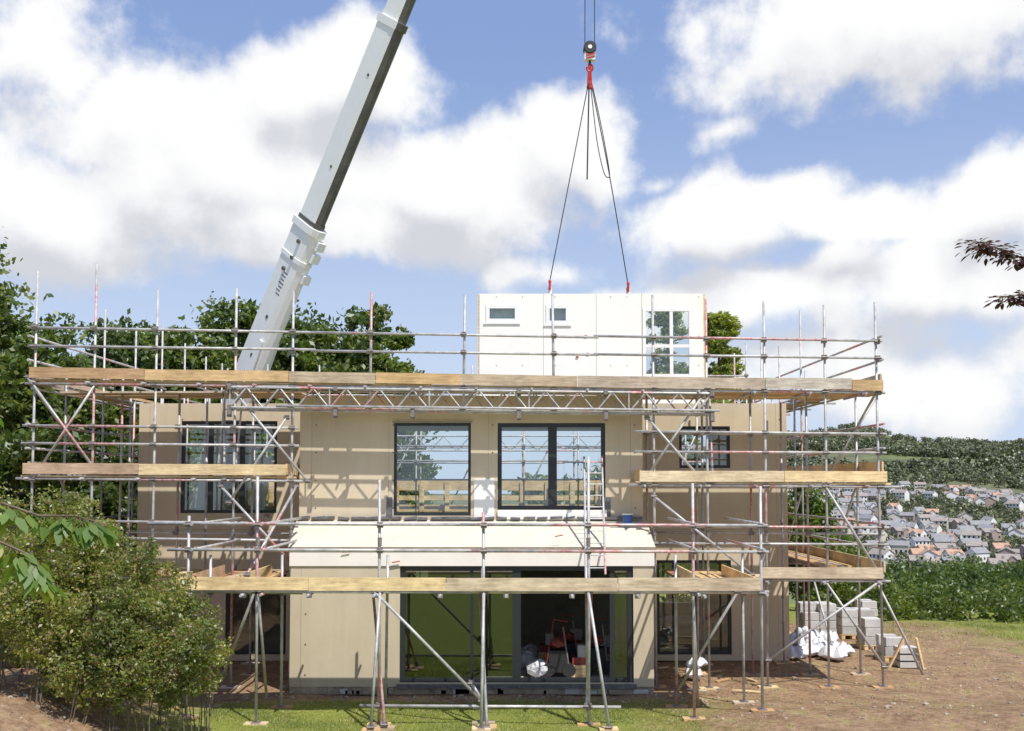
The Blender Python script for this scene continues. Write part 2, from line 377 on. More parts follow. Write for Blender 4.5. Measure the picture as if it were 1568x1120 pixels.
branch('sycamore_branch',[(-260,760),(-100,790),(0,830),(45,850),(70,890)],7.6,'leafBig',.15,120,.02,.8,.12)
branch('sycamore_branch',[(-200,560),(-60,600),(5,640)],7.8,'leafBig',.15,40,.015,.6,.1)
branch('copper_beech_branch',[(1800,330),(1680,375),(1590,400),(1555,392),(1520,378),(1495,370)],8,'leafP',.065,420,.009,.1,.15)
branch('copper_beech_branch',[(1800,400),(1680,440),(1610,445),(1570,452),(1530,456)],8,'leafP',.065,260,.009,.1,.11)
def grassblades(n,x0,x1,y0,y1,h):
    x=rng.uniform(x0,x1,n); y=rng.uniform(y0,y1,n)
    keep=(np.sin(x*1.9+np.sin(y*2.3)*1.5)+np.sin(y*3.1+x*.8))+rng.uniform(-1.6,1.6,n)>-.5
    x=x[keep];y=y[keep];n=len(x); z=g(x,y)-.005
    a=rng.uniform(0,6.28,n); w=.007; hh=h*rng.uniform(.4,1.3,n); dx=np.cos(a)*w; dy=np.sin(a)*w
    lx=rng.normal(0,.5,n)*hh; ly=rng.normal(0,.5,n)*hh
    return np.stack([np.stack([x-dx,y-dy,z],-1),np.stack([x+dx,y+dy,z],-1),np.stack([x+lx,y+ly,z+hh],-1)],1).reshape(-1,3)
npmesh('grass',np.concatenate([grassblades(80000,-5.6,3.2,15.6,19.4,.04),grassblades(9000,3,13,15.6,27,.05),grassblades(26000,13,20,20,31,.08),grassblades(9000,8.5,20,27,31,.09)]),3,'grass')
b=B()
for i in range(1300):
    if i<850: x,y=random.uniform(2.5,13),random.uniform(16.5,29)
    elif i<1130: x,y=random.uniform(-9.5,-5.6),random.uniform(13.8,17.5)
    else: x,y=random.uniform(-6,4),random.uniform(19.2,19.95)
    s=random.uniform(.012,.045)*(1.7 if random.random()<.08 else 1); b.blob((x,y,gz(x,y)+s*.2),(s,s*random.uniform(.6,1),s*.6),'stone',i,3,.25)
b.obj('rubble')
# ------------------------------------------------------------ house
house=empty('timber_frame_house')
def wall(b,x0,x1,z0,z1,y,t,ops,k,axis='x',ki='inner'):
    xs=sorted({x0,x1,*[o[0] for o in ops],*[o[1] for o in ops]}); zs=sorted({z0,z1,*[o[2] for o in ops],*[o[3] for o in ops]})
    xs=[v for v in xs if x0<=v<=x1]; zs=[v for v in zs if z0<=v<=z1]
    def T(a,d,z): return (a,d,z) if axis=='x' else (d,a,z)
    def solid(i,j):
        if i<0 or j<0 or i>=len(xs)-1 or j>=len(zs)-1: return False
        cx=(xs[i]+xs[i+1])/2; cz=(zs[j]+zs[j+1])/2
        return not any(o[0]<cx<o[1] and o[2]<cz<o[3] for o in ops)
    for i in range(len(xs)-1):
        for j in range(len(zs)-1):
            if not solid(i,j): continue
            a,c,e,f=xs[i],xs[i+1],zs[j],zs[j+1]
            b.poly([T(a,y,e),T(c,y,e),T(c,y,f),T(a,y,f)],k)
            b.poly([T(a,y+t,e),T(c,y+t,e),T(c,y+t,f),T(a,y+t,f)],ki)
            if not solid(i-1,j): b.poly([T(a,y,e),T(a,y+t,e),T(a,y+t,f),T(a,y,f)],k)
            if not solid(i+1,j): b.poly([T(c,y,e),T(c,y+t,e),T(c,y+t,f),T(c,y,f)],k)
            if not solid(i,j-1): b.poly([T(a,y,e),T(c,y,e),T(c,y+t,e),T(a,y+t,e)],k)
            if not solid(i,j+1): b.poly([T(a,y,f),T(c,y,f),T(c,y+t,f),T(a,y+t,f)],k)
def window(fr,gl,x0,x1,z0,z1,y,mull=(),trans=(),fw=.07,k='frame',gk='glass',d=.07,mw=None):
    fr.box(x0,x1,y,y+d,z1-fw,z1,k); fr.box(x0,x1,y,y+d,z0,z0+fw,k)
    fr.box(x0,x0+fw,y,y+d,z0+fw,z1-fw,k); fr.box(x1-fw,x1,y,y+d,z0+fw,z1-fw,k)
    mw=mw or fw
    for m in mull: fr.box(m-mw/2,m+mw/2,y+.004,y+d-.004,z0+fw,z1-fw,k)
    for q in trans: fr.box(x0+fw,x1-fw,y+.008,y+d-.008,q-fw/2,q+fw/2,k)
    gl.box(x0+fw*.5,x1-fw*.5,y+d*.4,y+d*.4+.008,z0+fw*.5,z1-fw*.5,gk)
def win(px0,px1,py0,py1,Y):
    pm=(py0+py1)/2; return (PX(px0,pm,Y),PX(px1,pm,Y),PZ(py1,Y),PZ(py0,Y))
ZT=PZ(618,23.7)
YW,YU,YB,YK=23.7,21.6,20.0,31.0
XL,XR=PX(212,700,YW),PX(1205,700,YW)
UL,UR=PX(459,700,YU),PX(984,700,YU)
BL,BR=PX(444,960,YB),PX(1001,960,YB)
fr=B(); gl=B(); wb=B()
wl1=win(277,424,645,786,YW); wl2=win(345,438,880,1003,YW)
wr1=win(1040,1118,653,717,YW); wr2=win(1006,1120,858,1003,YW)
wall(wb,XL,UL,.02,ZT,YW,.3,[wl1,wl2],'wall'); wall(wb,UR,XR,.02,ZT,YW,.3,[wr1,wr2],'wall')
window(fr,gl,*wl1,YW+.05,mull=[wl1[0]+(wl1[1]-wl1[0])*.30,wl1[0]+(wl1[1]-wl1[0])*.63],mw=.12,gk='glass')
window(fr,gl,*wl2,YW+.05,mull=[sum(wl2[:2])/2]); window(fr,gl,*wr1,YW+.05); window(fr,gl,*wr2,YW+.05,mull=[wr2[0]+.95])
wall(wb,YW+.3,YK,.02,ZT,XL,.3,[(24.6,29.5,3.5,5.8),(25,27.2,.9,2.1)],'wall','y'); wall(wb,YW+.3,YK,.02,ZT,XR-.3,.3,[(26,28,3.6,5.6)],'wall','y')
wall(wb,XL,XR,.02,ZT,YK,.3,[(-8.2,-6.2,3.5,5.8),(-4.6,-.75,3.3,5.95),(-.5,3.1,3.3,5.95),(3.7,6.1,3.6,5.8),(4.1,5.6,.5,2.2),(-3,-1,.9,2.2)],'wall')
wu1=win(603,721,648,790,YU); wu2=win(762,927,648,781,YU)
zr=PZ(797,YU)
wall(wb,UL,UR,zr-.3,ZT,YU,.3,[wu1,wu2],'wall')
wall(wb,YU+.3,YW,zr-.3,ZT,UL,.3,[],'wall','y'); wall(wb,YU+.3,YW,zr-.3,ZT,UR-.3,.3,[],'wall','y')
window(fr,gl,*wu1,YU+.03,fw=.06)
mx=wu2[0]+(wu2[1]-wu2[0])*.51
window(fr,gl,*wu2,YU+.03,fw=.09,mull=[mx],mw=.19)
fr.box(wu1[0]-.03,wu1[1]+.03,YU-.03,YU+.03,wu1[3],wu1[3]+.035,'seam')
fr.box(wu2[0],wu2[1]+.02,YU-.05,YU+.03,zr+.02,wu2[2]-.003,'white')
fr.box(PX(726,760,YU),PX(757,760,YU),YU-.012,YU-.002,zr+.03,PZ(733,YU),'white')  # white wall piece between the windows, standing in for a patch of sunlight
for px in (596,930): 
    x=PX(px,780,YU); fr.box(x-.06,x+.07,YU-.012,YU-.003,zr+.06,zr+.5,'lead')
zb0=.16; zbt=PZ(838,YB)
door=win(612,970,867,1046,YB)
wall(wb,BL,BR,zb0,door[3],YB,.3,[(door[0],door[1],door[2],door[3])],'wall')
wb.box(BL-.02,BR+.02,YB-.03,YB+.3,door[3]+.002,zbt,'cream')
wall(wb,YB+.3,YW,zb0,zbt-.05,BL,.3,[],'wall','y'); wall(wb,YB+.3,YW,zb0,zbt-.05,BR-.3,.3,[],'wall','y')
wb.box(BL,BR,YB+.03,YB+.28,.0,zb0-.003,'plinth')
for i in range(26):
    x=random.uniform(BL+.1,BR-.2); wb.box(x,x+random.uniform(.06,.3),YB-.0,YB+.03,.02,zb0*random.uniform(.5,.95),random.choice(['plinth','concrete','seam']))
rb=B(); n=40
pts=[]
for i in range(n+1):
    x=BL-.04+(BR-BL+.08)*i/n; wv=.006*math.sin(i*1.7)+.005*math.sin(i*.6)
    xu=UL-.05+(UR-UL+.12)*i/n
    f=lambda t,w:(x+(xu-x)*t,YB-.06+(YU-YB+.057)*t,zbt+(zr-zbt)*t+w)
    pts.append((f(0,.004),f(.33,wv),f(.66,-wv),f(1,wv*.5)))
for i in range(n):
    for j in range(3): rb.poly([pts[i][j],pts[i+1][j],pts[i+1][j+1],pts[i][j+1]],'membrane')
for e_ in (0,n):
    q=pts[e_]; xx=q[0][0]+(.05 if e_==0 else -.05)
    rb.poly([(xx,YB-.02,zbt-.04),(xx,YU,zbt-.04),(q[3][0]+(.05 if e_==0 else -.05),YU,zr-.02)],'cream')
rb.obj('bay_roof_membrane',house)
rb=B()
rb.box(BL-.05,BR+.05,YB-.065,YB-.035,zbt-.045,zbt-.004,'seam')
for i in range(26):
    x=UL+(UR-UL)*i/26; x2=x+(UR-UL)/26*random.uniform(.7,1)
    rb.beam((x,YU-.06,zr+.03+random.uniform(0,.03)),(x2,YU-.06,zr+.03+random.uniform(0,.05)),.1,.05,'lead')
for px,py in ((530,846),(856,822),(606,862)):
    q=P(px,py,YB-.1); rb.tube((q.x-.08,YB-.075,q.z),(q.x+.08,YB-.075,q.z+.03),.012,'red',6)
rb.obj('flashing',house)
dx0,dx1,dz0,dz1=door
c1=PX(790,960,YB); 
fr.box(dx0,dx1,YB+.04,YB+.16,dz1-.1,dz1-.002,'frame'); fr.box(dx0,dx1,YB+.04,YB+.16,dz0,dz0+.08,'frame')
fr.box(dx0,dx0+.1,YB+.04,YB+.16,dz0+.08,dz1-.1,'frame'); fr.box(dx1-.12,dx1,YB+.04,YB+.16,dz0+.08,dz1-.1,'frame')
fr.box(c1-.07,c1+.1,YB+.05,YB+.15,dz0+.08,dz1-.1,'frame'); cl=PX(722,960,YB); fr.box(cl-.03,cl+.03,YB+.05,YB+.15,dz0+.08,dz1-.1,'frame')
gl.box(dx0+.1,cl-.03,YB+.08,YB+.09,dz0+.08,dz1-.1,'glassR'); gl.box(cl+.03,c1-.07,YB+.10,YB+.11,dz0+.08,dz1-.1,'glassR')
dd=PX(938,960,YB); fr.box(dd-.05,dd+.05,YB+.05,YB+.13,dz0+.08,dz1-.1,'frame'); gl.box(dd+.05,dx1-.12,YB+.08,YB+.09,dz0+.08,dz1-.1,'glass')
fr.box(dx0-.05,dx1+.05,YB-.06,YB-.002,dz0-.1,dz0-.02,'lead')
fr.obj('window_frames',house); gl.obj('glazing',house)
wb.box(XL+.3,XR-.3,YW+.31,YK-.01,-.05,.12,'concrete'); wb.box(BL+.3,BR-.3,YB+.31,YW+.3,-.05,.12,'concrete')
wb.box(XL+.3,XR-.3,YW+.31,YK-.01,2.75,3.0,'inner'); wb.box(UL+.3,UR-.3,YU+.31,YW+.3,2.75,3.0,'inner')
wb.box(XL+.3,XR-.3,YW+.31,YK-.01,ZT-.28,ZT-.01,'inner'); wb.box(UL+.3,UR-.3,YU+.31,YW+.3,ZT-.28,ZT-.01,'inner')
wb.box(-6.2,-6.1,YW+2.3,YK,3.0,ZT-.3,'white'); wb.box(BL+2.2,BR,26.5,26.6,.12,2.75,'inner')
for Y,xa,xb,z0,z1,xl in ((YU,UL,UR,zr+.05,ZT,[.035,.26,.55,.965]),(YB,BL,BR,zb0+.02,door[3]-.02,[.03,.95]),(YW,UR,XR,.1,ZT,[.2,.62,.93]),(YW,XL,UL,.1,ZT,[.06,.22])):
    for f in xl:
        x=xa+(xb-xa)*f
        ops=[wl1,wl2,wr1,wr2] if Y==YW else ([wu1,wu2] if Y==YU else [door])
        if any(o[0]-.05<x<o[1]+.05 for o in ops): continue
        wb.box(x-.003,x+.003,Y-.003,Y+.001,z0,z1,'seam')
        z=z0+.2
        while z<z1: wb.box(x+.08,x+.105,Y-.006,Y+.001,z,z+.025,'dark'); z+=.6
wb.box(XL,UL,YW-.003,YW+.001,3.1,3.11,'seam'); wb.box(UR,XR,YW-.003,YW+.001,3.1,3.11,'seam')
wb.obj('walls_and_floors',house)
# insulation boards stood just inside the left upper window
b=B()
for px0,px1,pt,pb_,Y,lean in ((305,332,655,785,24.15,.25),(296,318,690,800,24.1,.1),(380,402,700,800,24.2,.15)):
    a=P(px0,pb_,Y); c=P(px1,pt,Y); z0=3.0
    b.add([(a.x,Y,z0),(c.x,Y,z0),(c.x+lean,Y+.25,c.z),(a.x+lean,Y+.25,c.z),(a.x,Y+.05,z0),(c.x,Y+.05,z0),(c.x+lean,Y+.30,c.z),(a.x+lean,Y+.30,c.z)],[(0,1,2,3),(4,7,6,5),(0,4,5,1),(1,5,6,2),(2,6,7,3),(3,7,4,0)],'white')
b.obj('insulation_boards')
b=B()
ctr=[(805,2.2),(840,2.6),(870,1.9),(900,2.8),(925,2.3),(855,1.0),(825,1.2),(890,1.0),(915,1.3),(812,3.2),(880,3.4)]
for i,(px,dy) in enumerate(ctr):
    Y=YB+dy; x=PX(px,960,Y); w=random.uniform(.2,.36)
    if i%3==0: b.blob((x,Y,.30),(w,.28,.18),'bag',i,8)
    elif i%3==1:
        b.box(x-w,x+w*.6,Y,Y+.4,.12,.4,'newwood'); b.box(x-w*.8,x+w*.4,Y+.03,Y+.36,.403,.55,'dullred'); b.box(x-w*.3,x+w*.5,Y+.05,Y+.3,.553,.8,'concrete')
    else:
        b.box(x-.2,x+.2,Y,Y+.3,.25,.7,'dark'); b.tube((x-.3,Y,.12),(x-.1,Y,1.35),.013,'dullred'); b.tube((x-.1,Y,1.35),(x+.2,Y,1.3),.013,'dullred'); b.tube((x+.25,Y,.12),(x+.1,Y,1.2),.018,'coupler')
        b.blob((x,Y+.1,.85),(.16,.13,.1),'dullred',i,5)
        for s2 in (-.22,.22): b.tube((x+s2,Y-.02,.3),(x+s2,Y+.05,.3),.14,'dark',14)
b.obj('stored_tools_and_sacks',None,False,.01)
b=B(); p=P(961,793,YU-.5); 
b.tube((p.x,p.y,p.z-.13),(p.x,p.y,p.z+.06),.09,'blue',16,.11); b.tube((p.x,p.y,p.z+.062),(p.x,p.y,p.z+.085),.115,'wframe',16)
for i in range(8):
    a0=math.pi*i/8;a1=math.pi*(i+1)/8; b.tube((p.x+.11*math.cos(a0),p.y-.03,p.z+.05-.1*math.sin(a0)*.6),(p.x+.11*math.cos(a1),p.y-.03,p.z+.05-.1*math.sin(a1)*.6),.004,'coupler',5)
b.obj('paint_bucket',None)
# ------------------------------------------------------------ scaffolding
scaf=empty('scaffolding')
S=B(); C=B(); D=B(); L=B()
stds={}
def std(px,pyt,Y,zb=None,x=None,zt=None):
    if x is None: x=PX(px,pyt,Y)
    if zt is None: zt=PZ(pyt,Y)
    g0=gz(x,Y)
    ground_=zb is None
    if ground_: zb=g0
    dx=random.uniform(-.03,.03)
    S.tube((x,Y,zb),(x+dx,Y,zt))
    if ground_:
        C.box(x-.075,x+.075,Y-.075,Y+.075,zb+.025,zb+.035,'coupler'); D.box(x-.2,x+.2,Y-.1,Y+.1,zb-.02,zb+.024,'wood')
    if zt-zb>4: C.tube((x+dx*.4,Y,zb+3.1),(x+dx*.4,Y,zb+3.25),.037,'coupler')
    stds.setdefault(Y,[]).append((x,zb,zt))
    return x
def coup(x,y,z,s=.05):
    C.box(x-s,x+s,y-s,y+s*.8,z-s,z+s,'coupler'); C.tube((x-s*1.4,y-s*1.1,z),(x+s*1.4,y-s*1.1,z),.018,'coupler',6)
def ledz(x0,z0,x1,z1,Y,off=-.052,cp=True):
    n=max(1,round(abs(x1-x0)/6.2))
    for i in range(n):
        a=x0+(x1-x0)*i/n; b_=x0+(x1-x0)*(i+1)/n; za=z0+(z1-z0)*i/n; zb_=z0+(z1-z0)*(i+1)/n; j=random.uniform(-.02,.02) if n>1 else 0
        S.tube((a-.05,Y+off,za+j),(b_+.05,Y+off+(.002 if i%2 else 0),zb_+j))
    if cp:
        for x,a,c in stds.get(Y,[]):
            if min(x0,x1)-.05<x<max(x0,x1)+.05:
                z=z0+(z1-z0)*(x-x0)/(x1-x0)
                if a<z<c: coup(x,Y+off*.5,z)
def led(px0,py0,px1,py1,Y,off=-.052):
    a=P(px0,py0,Y); c=P(px1,py1,Y); ledz(a.x,a.z,c.x,c.z,Y,off)
def brace(px0,py0,Y0,px1,py1,Y1):
    a=P(px0,py0,Y0); c=P(px1,py1,Y1); a.y-=.08; c.y-=.08; S.tube(a,c); coup(a.x,a.y+.03,a.z,.045); coup(c.x,c.y+.03,c.z,.045)
YF,YF2,YO,YI=17.6,18.9,20.7,22.1
xo=[]
for px,py in ((57,415),(148,403),(240,443),(362,442),(450,447),(1000,452),(1080,458),(1168,462),(1260,467),(1341,463)): xo.append(std(px,py,YO))
for px,py in ((568,447),(710,452),(848,450)): std(px,py,YO,zb=PZ(632,YO))
for x in xo:
    if x<-4 or x>2.7: std(0,0,YI,x=x+.03,zt=PZ(600,YO)+random.uniform(.1,.7)*(1 if abs(x)>6 else .2))
for x in (xo[0]+1.0,xo[2]+.3,xo[3]-.3,xo[6]+.4,xo[8]-.2): std(0,0,23.35,x=x,zt=6.3)
for a in ((48,501,1345,524),(48,531,1345,549),(44,588,1350,602)): led(*a,YO)
for a in ((40,652,455,656),(38,679,455,683),(30,733,470,737),(130,798,455,802),(150,824,455,828),(150,884,300,886)): led(*a,YO)
for a in ((975,661,1352,665),(975,692,1352,694),(965,743,1375,746),(1000,806,1356,808),(1000,832,1356,834),(1165,888,1358,890)): led(*a,YO)
for a in ((200,815,455,818),(1000,815,1350,818),(60,652,455,656),(985,664,1345,667)):
    led(*a,YI)
def deck(px0,px1,pyL,pyR,Y,Yin,toe=.225,gap=None,k='wood'):
    a=P(px0,pyL,Y); c=P(px1,pyR,Y); x0,x1=a.x,c.x
    zf=lambda x:a.z+(c.z-a.z)*(x-x0)/(x1-x0)
    x=x0
    while x<x1-.05:
        l=min(random.choice([2.4,3.0,3.9,1.8]),x1-x)
        if x1-x-l<.5: l=x1-x
        j=random.uniform(-.014,.014); z=zf(x)+j; z2=zf(x+l)+j
        D.beam((x+.006,Y-.1+random.uniform(-.008,.008),z+toe/2),(x+l-.006,Y-.1,z2+toe/2+random.uniform(-.012,.012)),.038,toe,k)
        x+=l
    n=int((Yin-Y+.05)/.235)
    for i in range(n):
        y=Y-.06+.235*i+.11+(.04 if gap is not None and i>=gap else 0); x=x0-random.uniform(0,.12)
        while x<x1-.05:
            l=min(random.choice([3.9,3.0,2.4]),x1+random.uniform(.0,.12)-x)
            D.beam((x+.003,y,zf(x)-.03),(x+l-.003,y,zf(x+l)-.03),.222,.038,k); x+=l
    x=x0+.1
    while x<x1:
        S.tube((x,Y-.25,zf(x)-.08),(x,Yin+.1,zf(x)-.08),.025); C.box(x-.045,x+.045,Y-.1,Y-.01,zf(x)-.13,zf(x)-.05,'coupler'); x+=1.15
deck(48,1350,580,599,YO,21.75,gap=1)
def slab(x0,x1,y0,y1,z,k='wood'):
    y=y0; i=0
    while y+.2<y1:
        x=x0
        while x<x1-.05:
            l=min(random.choice([3.9,3.0,2.4]),x1-x); D.beam((x+.003,y+.11,z+random.uniform(-.006,.006)),(x+l-.003,y+.11,z),.222,.038,k); x+=l
        i+=1; y+=.235 if i!=3 else .29
zt_=PZ(590,YO)-.04
slab(xo[0],UL-.05,21.82,23.3,zt_); slab(UR+.05,xo[-1],21.82,23.3,zt_-.03)
deck(38,440,727,729,YO,YI+.2,k='wood'); deck(978,1356,738,739,YO,YI+.2,k='palewood')
deck(150,268,880,881,YO,YI+.2); deck(1165,1350,885,886,YO,YI+.2,k='palewood')
for px,pt,pb in ((440,705,727),(980,717,737)):
    a=P(px,pb,YO); D.beam((a.x,YO-.1,a.z+.11),(a.x,YI+.2,a.z+.11),.038,.225,'wood')
for px,py in ((290,790),(397,730),(583,735),(741,785),(900,700),(1060,740),(1163,745)): std(px,py,YF)
for px,py in ((288,850),(405,850),(575,850),(735,870),(905,870),(1050,850),(1160,850)):
    x=PX(px,py,YF)+.03; std(0,0,YF2,x=x,zt=PZ(py,YF2))
led(232,803,1170,806,YF); led(262,842,1172,845,YF); led(262,905,1172,908,YF); led(556,1080,946,1082,YF)
led(262,905,460,908,YF2); led(640,905,1172,908,YF2)
deck(265,1163,903,905,YF,YF2+.1,k='palewood')
for x0_,x1_,px in ((YF,YO,1163),(YF,YO,1080),(YF,YO,265),(YF,YO,350)):
    a=P(px,905,YF); D.beam((a.x,YF,a.z+.1),(a.x,YO,a.z+.1),.038,.21,'wood' if px in(265,) else 'newwood')
a=P(1080,905,YF); 
for k in range(5):
    D.beam((a.x+.05+.23*k,YF2+.15,a.z-.03),(a.x+.05+.23*k,YI,a.z-.03),.222,.038,'newwood' if k%2 else 'wood')
    q=P(265,905,YF); D.beam((q.x+.05+.23*k,YF2+.15,q.z-.03),(q.x+.05+.23*k,YI,q.z-.03),.222,.038,'wood')
for px in (290,397,1060,1163):
    x=PX(px,842,YF); z=PZ(842,YF); S.tube((x+.06,YF-.1,z),(x+.06,YO,z)); z=PZ(803,YF); S.tube((x+.06,YF-.1,z),(x+.06,YO,z))
    z=PZ(905,YF)-.05; S.tube((x+.08,YF-.2,z),(x+.08,YO,z))
for a in ((583,905,YF,569,1112,17.15),(572,905,YF2,590,1108,17.3),(741,905,YF,737,1114,17.1),(735,905,YF2,746,1112,17.2),(900,905,YF,932,1112,17.15),(905,905,YF2,898,1080,YF),
          (562,893,YF,738,1072,YF),(722,1045,YF,741,1075,YF),(397,905,YF,410,1068,YF2),(392,905,YF,345,1030,YF2),(1128,905,YF,1035,1060,YF2),(1060,905,YF,1068,1088,YF2),
          (352,590,YO,472,737,YO),(440,640,YO,352,770,YO),(1078,602,YO,984,738,YO),(990,640,YO,1082,745,YO),(45,578,YO,150,722,YO),(148,590,YO,52,735,YO),
          (345,735,YO,345,600,YI),(1090,738,YO,1085,600,YI),(340,745,YO,455,870,YO),(1150,880,YO,1000,760,YO),(1262,745,YO,1345,880,YO),(1345,600,YI,1262,735,YI),
          (1262,890,YO,1352,1020,YO),(1345,890,YO,1175,1010,YO),(380,880,YF,455,745,YO),(360,870,YI,410,790,YI),(1340,890,YI,1415,1040,YI)):
    brace(*a)
for px,y0 in ((569,17.15),(737,17.1),(932,17.15),(746,17.2),(590,17.3)):
    p=P(px,1112,y0); D.box(p.x-.16,p.x+.16,y0-.12,y0+.14,gz(p.x,y0)-.01,gz(p.x,y0)+.04,'wood')
def lattice(px0,px1,pt0,pt1,hb,Y):
    a=P(px0,pt0,Y); c=P(px1,pt1,Y); h=hb
    n=int((c.x-a.x)/.34); 
    L.tube(a,c,.025); L.tube(a-Vector((0,0,h)),c-Vector((0,0,h)),.025)
    for i in range(n):
        p=a.lerp(c,i/n); q=a.lerp(c,(i+1)/n); dn=Vector((0,0,h))
        if i%2: L.tube(p,q-dn,.018,'tube',6)
        else: L.tube(p-dn,q,.018,'tube',6)
        if i%6==0: L.tube(p,p-dn,.018,'tube',6); 
    for f in (.0,.22,.38,.6,.78,1): 
        p=a.lerp(c,f); C.box(p.x-.04,p.x+.04,Y-.07,Y+.04,p.z-h-.15,p.z-h+.05,'coupler'); C.box(p.x-.04,p.x+.04,Y-.07,Y+.04,p.z-.05,p.z+.05,'coupler')
lattice(352,1090,593,603,.42,YO-.13); lattice(352,1090,598,606,.42,YO+.55)
led(430,623,1095,630,YO,-.2)
ZL=[2.35,4.42,6.25]
for sx,x1,x2 in ((1,xo[-1],xo[-1]-.75),(-1,xo[0],xo[0]+.75)):
    for Y in (24.2,26.2,28.2,30.2,32.3,34.0):
        std(0,0,Y,x=x1,zt=8.3+random.uniform(-.3,.5)); std(0,0,Y,x=x2,zt=6.5+random.uniform(0,.6))
    for z in ZL:
        for x in (x1,x2): S.tube((x+.05*sx,YO,z-.07),(x+.05*sx,34,z-.07))
        for dz in (.5,1.0): S.tube((x1+.05*sx,YO-.2,z+dz),(x1+.05*sx,34.1,z+dz))
        for k in range(4):
            xx=min(x1,x2)+.1+.2*k; y=YO+.2
            if z>6: y=23.35
            elif z>2: y=22.4
            while y<33.9:
                l=min(3.9,34-y); D.beam((xx,y,z-.01),(xx,y+l-.01,z-.01),.195,.038,'wood'); y+=l
        y=YO
        while y<33.9:
            l=min(3.3,34-y); D.beam((x1+.08*sx,y,z+.12),(x1+.08*sx,y+l-.01,z+.12),.038,.22,'wood'); y+=l
        for Y in (24.3,26.3,28.3,30.3,32.4): S.tube((x2-.2*sx,Y,z-.1),(x1+.3*sx,Y,z-.1))
    for y0,y1,z0,z1 in ((20.9,24.2,6.2,4.4),(24.2,26.2,.2,2.3),(26.2,28.2,4.4,2.3),(22.1,24.2,4.4,2.3),(28.2,30.2,4.4,6.2)):
        S.tube((x1+.1*sx,y0,z0),(x1+.1*sx,y1,z1))
for Y in (32.3,34.0):
    x=xo[0]+1.6
    while x<xo[-1]-1: std(0,0,Y,x=x,zt=(8.1 if Y>33 else 6.6)+random.uniform(-.3,.3)); x+=1.75
    for z in (2.3,4.3,4.9,5.4,6.2,7.2,7.7): ledz(xo[0],z,xo[-1],z,Y)
for z,h in ((4.12,.34),(3.70,.16),(3.34,.26)): D.beam((-9,33.8,z),(7,33.8,z),.04,h,'newwood')
x=-9.
while x<7: D.beam((x,33.74,3.1),(x,33.74,4.25),.16,.045,'newwood'); x+=.85
n_=24
for i in range(n_): L.tube((-6+11*i/n_,33.9,5.3 if i%2 else 5.8),(-6+11*(i+1)/n_,33.9,5.8 if i%2 else 5.3),.02,'tube',6)
L.tube((-6,33.9,5.3),(5,33.9,5.3)); L.tube((-6,33.9,5.8),(5,33.9,5.8))
for i in range(6): S.tube((-7+2.4*i,33.95,3.2),(-5.6+2.4*i,33.95,6.1))
for s in (-.19,.19):
    a=P(345,740,YO+.5); c=P(362,585,YO+.9); L.tube(a+Vector((s,0,0)),c+Vector((s,0,.3)),.022)
for i in range(9):
    q=a.lerp(c,(i+.5)/9); L.tube(q+Vector((-.19,0,0)),q+Vector((.19,0,0)),.013,'tube',6)
for s in (-.19,.19):
    a=P(912,880,19.4); c=P(908,700,21.3); L.tube(a+Vector((s,0,0)),c+Vector((s,0,0)),.022)
for i in range(10):
    q=a.lerp(c,(i+.5)/10); L.tube(q+Vector((-.19,0,0)),q+Vector((.19,0,0)),.013,'tube',6)
S.obj('tubes',scaf,True); C.obj('couplers_and_base_plates',scaf); D.obj('boards',scaf); L.obj('lattice_beams_and_ladder',scaf)
# ------------------------------------------------------------ hoisted panel
YP=24.2
pan=empty('prefabricated_wall_panel'); b=B(); fr=B(); gl=B()
x0,x1=PX(734,500,YP),PX(1077,500,YP); z1=PZ(450,YP); z0=PZ(618,YP)
o1=win(744,794,467,494,YP); o2=win(836,872,467,497,YP); o3=win(984,1060,472,578,YP)
wall(b,x0,x1,z0,z1,YP,.3,[o1,o2,o3],'white',ki='newwood')
b.box(x0-.04,x0-.003,YP+.02,YP+.28,z0,z1-.02,'newwood'); b.box(x1+.003,x1+.05,YP+.02,YP+.3,z0,z1-.02,'newwood')
for px in (832,913,983): x=PX(px,500,YP); b.box(x-.004,x+.004,YP-.003,YP+.002,z0,z1,'seam')
for px in (760,800,850,935,960,1070):
    for py in (455,515,560): 
        q=P(px,py,YP); 
        if not any(o[0]-.05<q.x<o[1]+.05 and o[2]-.05<q.z<o[3]+.05 for o in (o1,o2,o3)): b.box(q.x-.012,q.x+.012,YP-.005,YP+.001,q.z-.012,q.z+.012,'seam')
for px,py in ((897,515),(900,542),(884,547)): q=P(px,py,YP); b.box(q.x-.03,q.x+.03,YP-.03,YP-.001,q.z-.02,q.z+.02,'red')
window(fr,gl,*o1,YP-.02,k='wframe',fw=.09); window(fr,gl,*o2,YP-.02,k='wframe',fw=.09)
window(fr,gl,*o3,YP-.02,k='wframe',fw=.08,mull=[o3[0]+(o3[1]-o3[0])*.58],trans=[o3[2]+(o3[3]-o3[2])*.45])
for o in (o1,o2): b.box(o[0]-.05,o[1]+.05,YP-.035,YP-.022,o[2]-.04,o[2]-.0,'wframe'); b.box(o[0]+.05,o[1]-.05,YP+.2,YP+.21,o[2],o[3],'bag')
b.obj('panel_boards',pan); fr.obj('frames',pan); gl.obj('glazing',pan)
e=empty('lifting_chain_sling'); b=B()
def rope(pts,r=.014,k='cable'):
    for i in range(len(pts)-1): b.tube(pts[i],pts[i+1],r,k,6)
